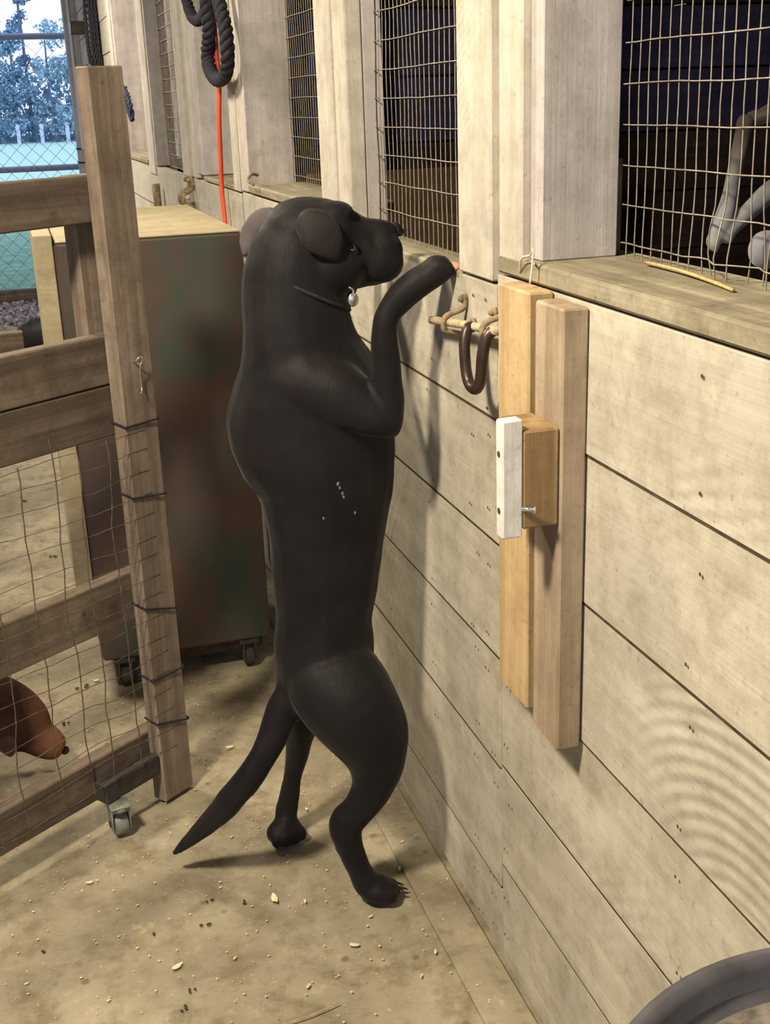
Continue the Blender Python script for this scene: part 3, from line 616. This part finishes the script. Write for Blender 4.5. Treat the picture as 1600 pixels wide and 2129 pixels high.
HIND_NEAR=[(-0.2278, 2.05, 0.5082, 0.0647, 0.06), (-0.2158, 2.03, 0.4694, 0.0886, 0.08), (-0.2022, 2.0, 0.4403, 0.0935, 0.08), (-0.1797, 1.97, 0.405, 0.0895, 0.075), (-0.1596, 1.955, 0.3522, 0.077, 0.068), (-0.1531, 1.945, 0.299, 0.0552, 0.052), (-0.1627, 1.945, 0.2482, 0.0398, 0.038), (-0.1912, 1.95, 0.2032, 0.0344, 0.03), (-0.2143, 1.955, 0.175, 0.0346, 0.027), (-0.2089, 1.955, 0.1225, 0.0254, 0.024), (-0.1948, 1.95, 0.0726, 0.0237, 0.024), (-0.1809, 1.945, 0.0378, 0.0285, 0.03), (-0.1728, 1.94, 0.028, 0.0267, 0.028)]
HIND_FAR=[(-0.2266, 2.11, 0.4708, 0.057, 0.05), (-0.2323, 2.14, 0.4156, 0.062, 0.06), (-0.2461, 2.16, 0.3542, 0.0511, 0.06), (-0.2462, 2.18, 0.2887, 0.0359, 0.05), (-0.2526, 2.19, 0.228, 0.0282, 0.036), (-0.2622, 2.2, 0.1668, 0.0214, 0.026), (-0.2732, 2.21, 0.1046, 0.0227, 0.022), (-0.2835, 2.215, 0.0562, 0.0238, 0.022), (-0.2901, 2.2, 0.037, 0.0217, 0.022), (-0.2949, 2.19, 0.0287, 0.0247, 0.026)]
TAIL=[(-0.2634, 2.06, 0.4587, 0.0279, 0.04), (-0.2919, 2.05, 0.417, 0.0334, 0.036), (-0.3202, 2.04, 0.3649, 0.0325, 0.03), (-0.3478, 2.03, 0.3211, 0.0297, 0.027), (-0.3813, 2.03, 0.274, 0.0288, 0.025), (-0.4197, 2.05, 0.2178, 0.0263, 0.023), (-0.4582, 2.09, 0.1536, 0.023, 0.02), (-0.4958, 2.13, 0.0964, 0.0176, 0.016), (-0.5215, 2.15, 0.0619, 0.0099, 0.01), (-0.5364, 2.16, 0.0461, 0.004, 0.004)]
FORE_NEAR=[(-0.2639, 2.04, 1.054, 0.0719, 0.06), (-0.2271, 2.015, 1.0409, 0.0707, 0.068), (-0.1921, 1.985, 1.0266, 0.0619, 0.06), (-0.1566, 1.96, 1.0045, 0.05, 0.048), (-0.12, 1.94, 0.9795, 0.035, 0.038), (-0.096, 1.94, 0.9665, 0.0251, 0.03)]
FORE_NEAR2=[(-0.0931, 1.94, 0.9463, 0.0084, 0.014), (-0.1013, 1.94, 0.9645, 0.0218, 0.028), (-0.1047, 1.935, 1.0132, 0.0282, 0.03), (-0.1087, 1.93, 1.0652, 0.0271, 0.028), (-0.1136, 1.925, 1.1161, 0.0235, 0.026), (-0.1111, 1.92, 1.1573, 0.0217, 0.024), (-0.0881, 1.915, 1.1867, 0.024, 0.026), (-0.0621, 1.905, 1.2099, 0.0239, 0.027), (-0.0373, 1.9, 1.2245, 0.0239, 0.028), (-0.0204, 1.895, 1.2334, 0.0231, 0.027), (-0.0084, 1.893, 1.2359, 0.0191, 0.024)]
FORE_FAR=[(-0.1926, 2.16, 1.037, 0.0449, 0.045), (-0.1431, 2.2, 1.0802, 0.0365, 0.04), (-0.1114, 2.24, 1.1266, 0.024, 0.03), (-0.0642, 2.28, 1.1826, 0.0187, 0.022), (-0.0275, 2.3, 1.2242, 0.017, 0.02), (-0.004, 2.31, 1.2449, 0.018, 0.024)]

LEG1 = [(0.24, 1.428, 1.46, 0.013, 0.013), (0.215, 1.399, 1.432, 0.011, 0.011), (0.195, 1.378, 1.404, 0.01, 0.01), (0.18, 1.362, 1.377, 0.01, 0.01), (0.168, 1.351, 1.354, 0.012, 0.011), (0.158, 1.348, 1.335, 0.012, 0.01), (0.153, 1.349, 1.323, 0.009, 0.009)]
LEG2 = [(0.26, 1.356, 1.387, 0.015, 0.014), (0.23, 1.351, 1.375, 0.014, 0.013), (0.205, 1.348, 1.358, 0.012, 0.011), (0.185, 1.348, 1.342, 0.011, 0.01), (0.17, 1.344, 1.331, 0.01, 0.009)]
dog = empty('dog', (-.2, 2.05, 0), label='black dog standing upright on hind legs with paws on the stall door', cat='dog')
bm = bmesh.new()
for S in (TORSO, SKULL, BRIDGE, JAW, HIND_NEAR, HIND_FAR, TAIL, FORE_NEAR, FORE_NEAR2, FORE_FAR): loft(bm, S)
# shoulder blade and chest bulk, hip
ball(bm, (-.13, 1.962, .320), (.040, .040, .055)); ball(bm, (-.222, 1.958, .128), (.017, .016, .020))
# cheeks, brow
ball(bm, (-.165, 2.03, 1.235), (.055, .045, .05)); ball(bm, (-.165, 2.035, 1.322), (.04, .035, .022))
ball(bm, (-.083, 2.03, 1.235), (.042, .03, .036)); ball(bm, (-.083, 2.085, 1.235), (.042, .03, .036))
def paw(bm, c, fwd, side, up, L, W_):
    F_ = Vector(fwd).normalized(); S_ = Vector(side).normalized(); Up = Vector(up).normalized(); c = Vector(c)
    M = Matrix((F_, S_, Up)).transposed()
    ball(bm, c, (L*.55, W_*.5, W_*.36), M)
    for k, s_ in enumerate((-1.25, -.42, .42, 1.25)):
        ln = L*(.52 if abs(s_) < 1 else .38)
        q = c+F_*ln+S_*s_*W_*.29-Up*W_*.06; ball(bm, q, (L*.24, W_*.15, W_*.20), M)
        ball(bm, c+F_*(ln-.35*L)+S_*s_*W_*.27+Up*W_*.06, (L*.3, W_*.13, W_*.17), M)
nf = (.95, -.25, 0); 
paw(bm, (-.165, 1.940, .026), (.98, -.12, -.02), (.12, .98, 0), (0, 0, 1), .064, .074)
paw(bm, (-.294, 2.198, .024), (.25, -.95, -.03), (.95, .25, 0), (0, 0, 1), .056, .082)
paw(bm, (-.026, 1.892, 1.240), (.97, -.05, -.22), (.05, .99, 0), (.22, 0, .97), .040, .050)
paw(bm, (-.025, 2.31, 1.252), (.97, -.05, -.2), (.05, .99, 0), (.2, 0, .98), .05, .055)
for v in bm.verts:
    if v.co.z < .001: v.co.z = .001
o = body('body', bm, blackcoat, dog, .0055, 5, .55, .0042)
# ears: flap lofts
def flap(name, pts, widths, thick, mat, nrm, parent):
    bm = bmesh.new(); P = smoothpath(pts, 4); W_ = []
    for i in range(len(widths)-1):
        for k in range(4): W_.append(widths[i]*(1-k/4)+widths[i+1]*k/4)
    W_.append(widths[-1]); nrm = Vector(nrm).normalized(); rings = []
    for i, p in enumerate(P):
        T = (P[min(i+1, len(P)-1)]-P[max(i-1, 0)]).normalized(); a = T.cross(nrm).normalized(); b = nrm; w_ = W_[i]
        rings.append([bm.verts.new(p+a*w_*math.cos(q)+b*(thick*math.sin(q)-.18*w_*math.cos(q)**2)) for q in [2*math.pi*j/14 for j in range(14)]])
    for a, b in zip(rings, rings[1:]):
        for j in range(14): bm.faces.new((a[j], a[(j+1) % 14], b[(j+1) % 14], b[j]))
    bm.faces.new(rings[0]); bm.faces.new(rings[-1]); return obj(name, bm, mat, parent, True)
bm = bmesh.new(); En = Vector((-.15, -.96, .22)).normalized()
loft(bm, [(-.226, 2.012, 1.314, .020, .012), (-.214, 1.996, 1.310, .030, .013), (-.200, 1.986, 1.296, .036, .011), (-.186, 1.984, 1.276, .030, .010), (-.176, 1.986, 1.258, .016, .009), (-.172, 1.988, 1.250, .007, .006)], En)
body('ear', bm, earcoat, dog, .0035, 6, .6)
bm = bmesh.new()
loft(bm, [(-.250, 2.10, 1.312, .022, .012), (-.270, 2.112, 1.306, .026, .010), (-.290, 2.12, 1.286, .022, .009), (-.300, 2.12, 1.264, .013, .008), (-.304, 2.12, 1.250, .005, .005)], Vector((-.3, -.93, .2)).normalized())
e2 = body('ear', bm, earback, dog, .0035, 6, .6); e2['label'] = 'greyish inner side of the flipped back ear'
for c in ((-.139, 2.004, 1.262),):
    bm = bmesh.new(); ball(bm, c, (.011, .009, .011)); obj('eye', bm, eye_m, dog, True)
bm = bmesh.new(); ball(bm, (-.050, 2.05, 1.287), (.013, .020, .012)); ball(bm, (-.043, 2.042, 1.283), (.008, .008, .008)); ball(bm, (-.043, 2.058, 1.283), (.008, .008, .008)); obj('nose', bm, nose_m, dog, True)
from mathutils.bvhtree import BVHTree
bvh = BVHTree.FromPolygons([v.co.copy() for v in o.data.vertices], [tuple(p.vertices) for p in o.data.polygons])
bm = bmesh.new()
for c, r in (((-.196, 1.95, .864), .0030), ((-.193, 1.95, .856), .0022), ((-.189, 1.95, .845), .0024), ((-.187, 1.95, .838), .0022), ((-.229, 1.95, .798), .0022), ((-.162, 1.95, .803), .0024)):
    hit = bvh.find_nearest(Vector(c))[0]; ball(bm, hit, (r, .0012, r*1.5), None, 8, 5)
obj('white_flecks', bm, white_hair, dog, True, kind='stuff')
# collar with tag
bm = bmesh.new(); pts = []
C0 = Vector(TORSO[-4][:3]) if False else Vector((-.214, 2.066, 1.192)); ax = Vector((.45, 0, .89)).normalized(); s1 = Vector((0, 1, 0)); s2 = ax.cross(s1)
for j in range(33):
    q = 2*math.pi*j/32; pts.append(C0+s1*math.cos(q)*.0780+s2*math.sin(q)*.088)
tube(bm, pts, .0035, 8, False); obj('collar', bm, black_m, dog, True)
bm = bmesh.new(); ball(bm, (-.143, 2.0, 1.178), (.010, .003, .012)); tube(bm, smoothpath([(-.150, 2.0, 1.20), (-.143, 2.0, 1.195), (-.143, 2.0, 1.188)], 4), .002, 6); obj('tag', bm, steel_m, dog, True)
# claws and the pink pad
bm = bmesh.new()
for (x, y, z) in ((-.113, 1.925, .014), (-.108, 1.94, .012), (-.112, 1.954, .014)): cyl(bm, (x-.006, y, z+.004), (x+.010, y, z-.006), .0035, 8, .001)
obj('claws', bm, iron_d, dog, True)
bm = bmesh.new(); ball(bm, (.002, 1.890, 1.237), (.012, .018, .0075)); obj('paw_pad', bm, pink_m, dog, True, label='pink paw pad')

# dog behind the near wire mesh
kd = empty('dog', (.45, 1.2, 0), label='dark dog with white forelegs pawing behind the wire mesh', cat='dog')
Vx = Vector((.8, .6, 0)).normalized()
s = N('white_socked_coat'); n = s.noise(s.vec((1,1,1), rand=False), 18, 5, .6); sz = s.n('ShaderNodeSeparateXYZ'); s.lk(s.tc.outputs['Object'], sz.inputs[0])
ad = s.n('ShaderNodeMath', operation='MULTIPLY_ADD'); s.lk(n, ad.inputs[0]); ad.inputs[1].default_value = .05; s.lk(sz.outputs['Z'], ad.inputs[2])
sock = s.fin(s.ramp(s.t.nodes.new('ShaderNodeMapRange').outputs[0], ((0, (0,0,0)), (1, (1,1,1)))), .7, None, 0, .15)
mr = [q for q in s.t.nodes if q.bl_idname == 'ShaderNodeMapRange'][0]; mr.inputs[1].default_value = 1.35; mr.inputs[2].default_value = 1.47; s.lk(ad.outputs[0], mr.inputs[0])
rmp = [q for q in s.t.nodes if q.bl_idname == 'ShaderNodeValToRGB'][-1].color_ramp; rmp.elements[0].color = s2l((134,134,136)); rmp.elements[1].color = s2l((58,50,46))
bm = bmesh.new()
loft(bm, LEG1, Vx); loft(bm, LEG2, Vx)
a_ = LEG1[-1]; paw(bm, (a_[0]-.001, a_[1]+.001, a_[2]-.004), (-.1, .45, -.86), (0, .88, .45), (-.99, 0, .1), .018, .024)
a_ = LEG2[-1]; paw(bm, (a_[0]-.002, a_[1], a_[2]-.004), (-.1, .25, -.96), (0, .97, .25), (-.99, 0, .1), .016, .022)
body('forelegs', bm, sock, kd, .0035, 3)
bm = bmesh.new()
loft(bm, [(.56, 1.10, .42, .08, .09), (.55, 1.10, .7, .10, .10), (.52, 1.10, 1.0, .12, .11), (.46, 1.12, 1.28, .11, .10), (.42, 1.12, 1.42, .085, .08), (.40, 1.10, 1.58, .06, .06)], Vx)
loft(bm, [(.42, 1.16, 1.38, .06, .06), (.33, 1.34, 1.47, .030, .030), LEG1[0]], Vx)
loft(bm, [(.42, 1.12, 1.34, .06, .06), (.33, 1.28, 1.39, .028, .028), LEG2[0]], Vx)
loft(bm, [(.56, 1.05, .42, .06, .07), (.58, 1.03, .2, .035, .04), (.55, 1.03, .04, .02, .025)], Vx); loft(bm, [(.56, 1.15, .42, .06, .07), (.60, 1.19, .2, .035, .04), (.57, 1.19, .04, .02, .025)], Vx)
ball(bm, (.40, 1.09, 1.64), (.07, .07, .07)); loft(bm, [(.40, 1.09, 1.62, .05, .05), (.33, 1.07, 1.60, .035, .035), (.28, 1.06, 1.59, .025, .025)], Vector((0, 1, 0)))
paw(bm, (.53, 1.03, .02), (-1, 0, 0), (0, 1, 0), (0, 0, 1), .05, .05); paw(bm, (.55, 1.19, .02), (-1, 0, 0), (0, 1, 0), (0, 0, 1), .05, .05)
body('body', bm, darkcoat, kd, .010, 4)
bm = bmesh.new(); ball(bm, (.172, 1.266, 1.316), (.022, .022, .024)); loft(bm, [(.172, 1.266, 1.316, .017, .017), (.24, 1.22, 1.33, .02, .02), (.40, 1.13, 1.30, .04, .04)], Vector((0, 0, 1))); body('bent_leg', bm, greycoat, kd, .005, 3)

# red brown dog behind the gate
rd = empty('dog', (-1.0, 2.72, 0), label='reddish brown dog with orange tan muzzle behind the wire gate', cat='dog')
Vy = Vector((.35, 1, -.3)).normalized(); bm = bmesh.new()
loft(bm, [(-1.62, 2.66, .22, .06, .07), (-1.50, 2.66, .25, .11, .10), (-1.28, 2.66, .25, .12, .11), (-1.08, 2.67, .24, .12, .105), (-.96, 2.68, .21, .10, .09), (-.88, 2.67, .185, .090, .085), (-.835, 2.67, .155, .082, .075), (-.800, 2.67, .125, .066, .06), (-.78, 2.67, .105, .045, .045)], Vy)
for x, y in ((-1.02, 2.60), (-1.00, 2.76), (-1.50, 2.60), (-1.48, 2.76)):
    loft(bm, [(x, y, .2, .05, .045), (x+.01, y, .1, .032, .03), (x, y, .03, .022, .022)], Vy); paw(bm, (x+.02, y, .018), (1, 0, 0), (0, 1, 0), (0, 0, 1), .045, .045)
loft(bm, [(-1.60, 2.66, .25, .03, .03), (-1.75, 2.67, .30, .018, .018), (-1.9, 2.68, .38, .006, .006)], Vy)
loft(bm, [(-.815, 2.66, .135, .050, .048), (-.782, 2.655, .105, .045, .044), (-.752, 2.65, .080, .038, .036), (-.733, 2.65, .066, .026, .026)], Vy)
s = N('red_brown_coat_tan_muzzle'); n = s.noise(s.vec((1,1,1), rand=False), 16, 5, .6); sz = s.n('ShaderNodeSeparateXYZ'); s.lk(s.tc.outputs['Object'], sz.inputs[0])
ad = s.n('ShaderNodeMath', operation='MULTIPLY_ADD'); s.lk(n, ad.inputs[0]); ad.inputs[1].default_value = .09; s.lk(sz.outputs['X'], ad.inputs[2])
mr = s.n('ShaderNodeMapRange'); mr.inputs[1].default_value = -.765; mr.inputs[2].default_value = -.705; s.lk(ad.outputs[0], mr.inputs[0])
c = s.mix(s.ramp(n, ((.35, (0,0,0)), (.65, (1,1,1)))), s2l((62,40,32)), s2l((46,30,26))); c = s.mix(mr.outputs[0], c, s2l((126,86,64)))
f_ = s.noise(s.vec((60, 140, 140), rand=False), 1, 3, .6)
redtan = s.fin(c, .7, s.bump(f_, .5, .004), 0, .12)
body('body', bm, redtan, rd, .007, 4)
bm = bmesh.new(); ball(bm, (-.726, 2.648, .062), (.011, .012, .010)); obj('nose', bm, nose_m, rd, True)
flap('ear', [(-.86, 2.615, .20), (-.86, 2.600, .16), (-.85, 2.600, .12), (-.845, 2.605, .095)], [.02, .028, .022, .006], .006, redcoat, (-.1, -.98, .1), rd)

# black dog lying outside
bd = empty('dog', (-.45, 7.6, 0), label='black dog lying far back between the pen rail and cabinet', cat='dog')
bm = bmesh.new()
loft(bm, [(-.775, 7.62, .09, .05, .06), (-.73, 7.62, .13, .10, .10), (-.64, 7.62, .17, .15, .13), (-.5, 7.62, .17, .15, .14), (-.36, 7.62, .16, .13, .12), (-.26, 7.62, .17, .10, .10), (-.20, 7.60, .19, .07, .07), (-.15, 7.57, .20, .05, .05)], Vector((0, 1, 0)))
loft(bm, [(-.66, 7.60, .22, .06, .06), (-.645, 7.58, .29, .045, .04), (-.64, 7.58, .33, .02, .02)], Vector((0, 1, 0)))
loft(bm, [(-.2, 7.50, .08, .05, .05), (-.3, 7.42, .03, .03, .03), (-.38, 7.40, .025, .028, .028)], Vector((0, 0, 1)))
body('body', bm, blackcoat, bd, .012, 5)

# ---------------------------------------------------------------- outdoors
bm = bmesh.new(); bmesh.ops.create_grid(bm, x_segments=60, y_segments=60, size=.5)
for v in bm.verts: v.co = Vector((v.co.x*220, 130+v.co.y*238.4, 0)); v.co.z = -.03 + .03*noise.noise(v.co*.2)
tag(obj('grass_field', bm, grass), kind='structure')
bm = bmesh.new(); bbox(bm, -14, 14, -12, 10.79, -.06, -.012); tag(obj('gravel_yard', bm, gravel), kind='structure')
bm = bmesh.new(); random.seed(8)
for i in range(900):
    x = random.uniform(-1.6, -.12); y = random.uniform(8.6, 10.55); r = random.uniform(.010, .026)
    m = bmesh.ops.create_icosphere(bm, subdivisions=1, radius=r, matrix=Matrix.Translation((x, y, r*.3)))
    for v in m['verts']: v.co += Vector([random.uniform(-r, r)*.25 for _ in range(3)])
tag(obj('gravel_stones', bm, gravel), 'loose grey gravel stones spread before the fence', 'gravel', None, 'stuff')
tag(box('timber_edging', -5, 0.4, 10.60, 10.70, -.02, .10, gate_x, bev=.01), 'dark timber edging at the foot of the chain link fence', 'edging')
fe = empty('chain_link_fence', (-2, 11.0, 0), label='chain link fence with grey pipe rails at the barn end', cat='fence')
for z, r in ((2.10, .026), (1.055, .026)):
    bm = bmesh.new(); cyl(bm, (-5, 11.0, z), (.05, 11.0, z), r, 12); obj('pipe_rail', bm, pipe_m, fe, True)
for x in (-4.9, -2.5, .06):
    bm = bmesh.new(); cyl(bm, (x, 11.0, -.03), (x, 11.0, 2.2), .03, 12); obj('fence_post', bm, pipe_m, fe, True)
bm = bmesh.new(); st = .125; H_ = 2.05
k = int((5.0+H_)/st)
for i in range(k+1):
    for sg in (1, -1):
        c0 = -5+i*st if sg == -1 else -5-H_+i*st
        # line x = c0 + sg*z ; clip to [-5, .05]
        za = 0.02; zb = H_
        if sg == 1:
            za = max(za, -5-c0); zb = min(zb, .05-c0)
        else:
            za = max(za, c0-.05); zb = min(zb, c0+5)
        if zb-za > .02: tube(bm, [(c0+sg*za, 10.965+.004*sg, za), (c0+sg*zb, 10.965+.004*sg, zb)], .0020, 4, False)
obj('chain_link', bm, chain_m, fe)
for x, lab in ((.08, 'leftmost white post at the far edge of the field'), (1.23, 'middle white post at the far edge of the field'), (2.5, 'white post across the field nearest the barn corner')):
    tag(box('fence_post', x-.09, x+.09, 66, 66.18, -.04, .98, postw, bev=.01), lab, 'post', 'white posts across the field')
# trees
def tree(name, x, y, h, r, mat, seed, lab, base=.18, n=1700, ls=.55):
    t = empty(name, (x, y, 0), label=lab, cat='tree', group='trees across the field')
    random.seed(seed); bm = bmesh.new(); tube(bm, smoothpath([(x, y, -.05), (x+random.uniform(-.2, .2), y, h*.4), (x+random.uniform(-.2, .2), y, h*.92)], 5), .12, 8, rr=[.10*(1-i/11.5)+.02 for i in range(11)]); obj('trunk', bm, bark, t, True)
    cl = [(random.gauss(0, .45)*r, random.gauss(0, .35)*r, h*(base+(1-base)*random.random()**.9)) for _ in range(26)]
    vs = []; fs = []
    for i in range(n):
        c = random.choice(cl); tt = (c[2]/h); s_ = (1-.55*max(0, tt-.4)/.6)
        d = Vector([random.gauss(0, 1) for _ in range(3)]).normalized()*random.uniform(.4, 1.25)*r*.42
        p = Vector((x+c[0]*s_+d.x, y+c[1]*s_+d.y, max(.4, c[2]+d.z*.8))); a = Vector([random.gauss(0, 1) for _ in range(3)]).normalized()*ls*random.uniform(.5, 1); b = a.cross(Vector([random.gauss(0, 1) for _ in range(3)])).normalized()*ls*.5
        k_ = len(vs); vs += [p-a*.5, p+b*.5, p+a*.5, p-b*.5]; fs.append((k_, k_+1, k_+2, k_+3))
    me = bpy.data.meshes.new('foliage'); me.from_pydata(vs, [], fs); link('foliage', me, mat, t)
specs = [(1.0, 74, 13, .9, leafd), (-.9, 72, 7.6, 1.3, leafm), (2.2, 71, 6.0, 1.2, leafm), (3.6, 72.5, 6.6, 1.3, leafm), (.2, 71, 5.6, 1.1, leafd), (5.4, 72, 7.8, 1.5, leafm), (-3.4, 73, 9, 1.7, leafd), (8.4, 73, 9, 1.8, leafd), (-6.8, 73, 10, 2.0, leafm)]
TL = ['tallest slender tree standing alone above the wood', 'bluish tree with broad crown at the left frame edge', 'low round bluish tree in the middle of the wood', 'bluish tree beside the corner post of the barn', 'darker low tree below the tallest slender tree',
      'bluish tree just hidden behind the barn corner post', 'dark tree left outside the frame beyond the field', 'dark tree far right behind the barn wall', 'pale tree farthest left beyond the field']
for i, (x, y, h, r, m) in enumerate(specs):
    tree('tree', x, y, h, r, m, 30+i, TL[i], .08, 1900, .30)
sh = empty('hedge', (0, 70, 0), label='low dark undergrowth below the trees across the field', cat='hedge')
vs = []; fs = []; random.seed(77)
for i in range(9000):
    p = Vector((random.uniform(-14, 14), random.uniform(72, 79), random.random()**1.4*3.6)); a = Vector([random.gauss(0, 1) for _ in range(3)]).normalized()*.4; b = a.cross(Vector([random.gauss(0, 1) for _ in range(3)])).normalized()*.2
    k_ = len(vs); vs += [p-a*.5, p+b*.5, p+a*.5, p-b*.5]; fs.append((k_, k_+1, k_+2, k_+3))
me = bpy.data.meshes.new('foliage'); me.from_pydata(vs, [], fs); link('foliage', me, leafd, sh)
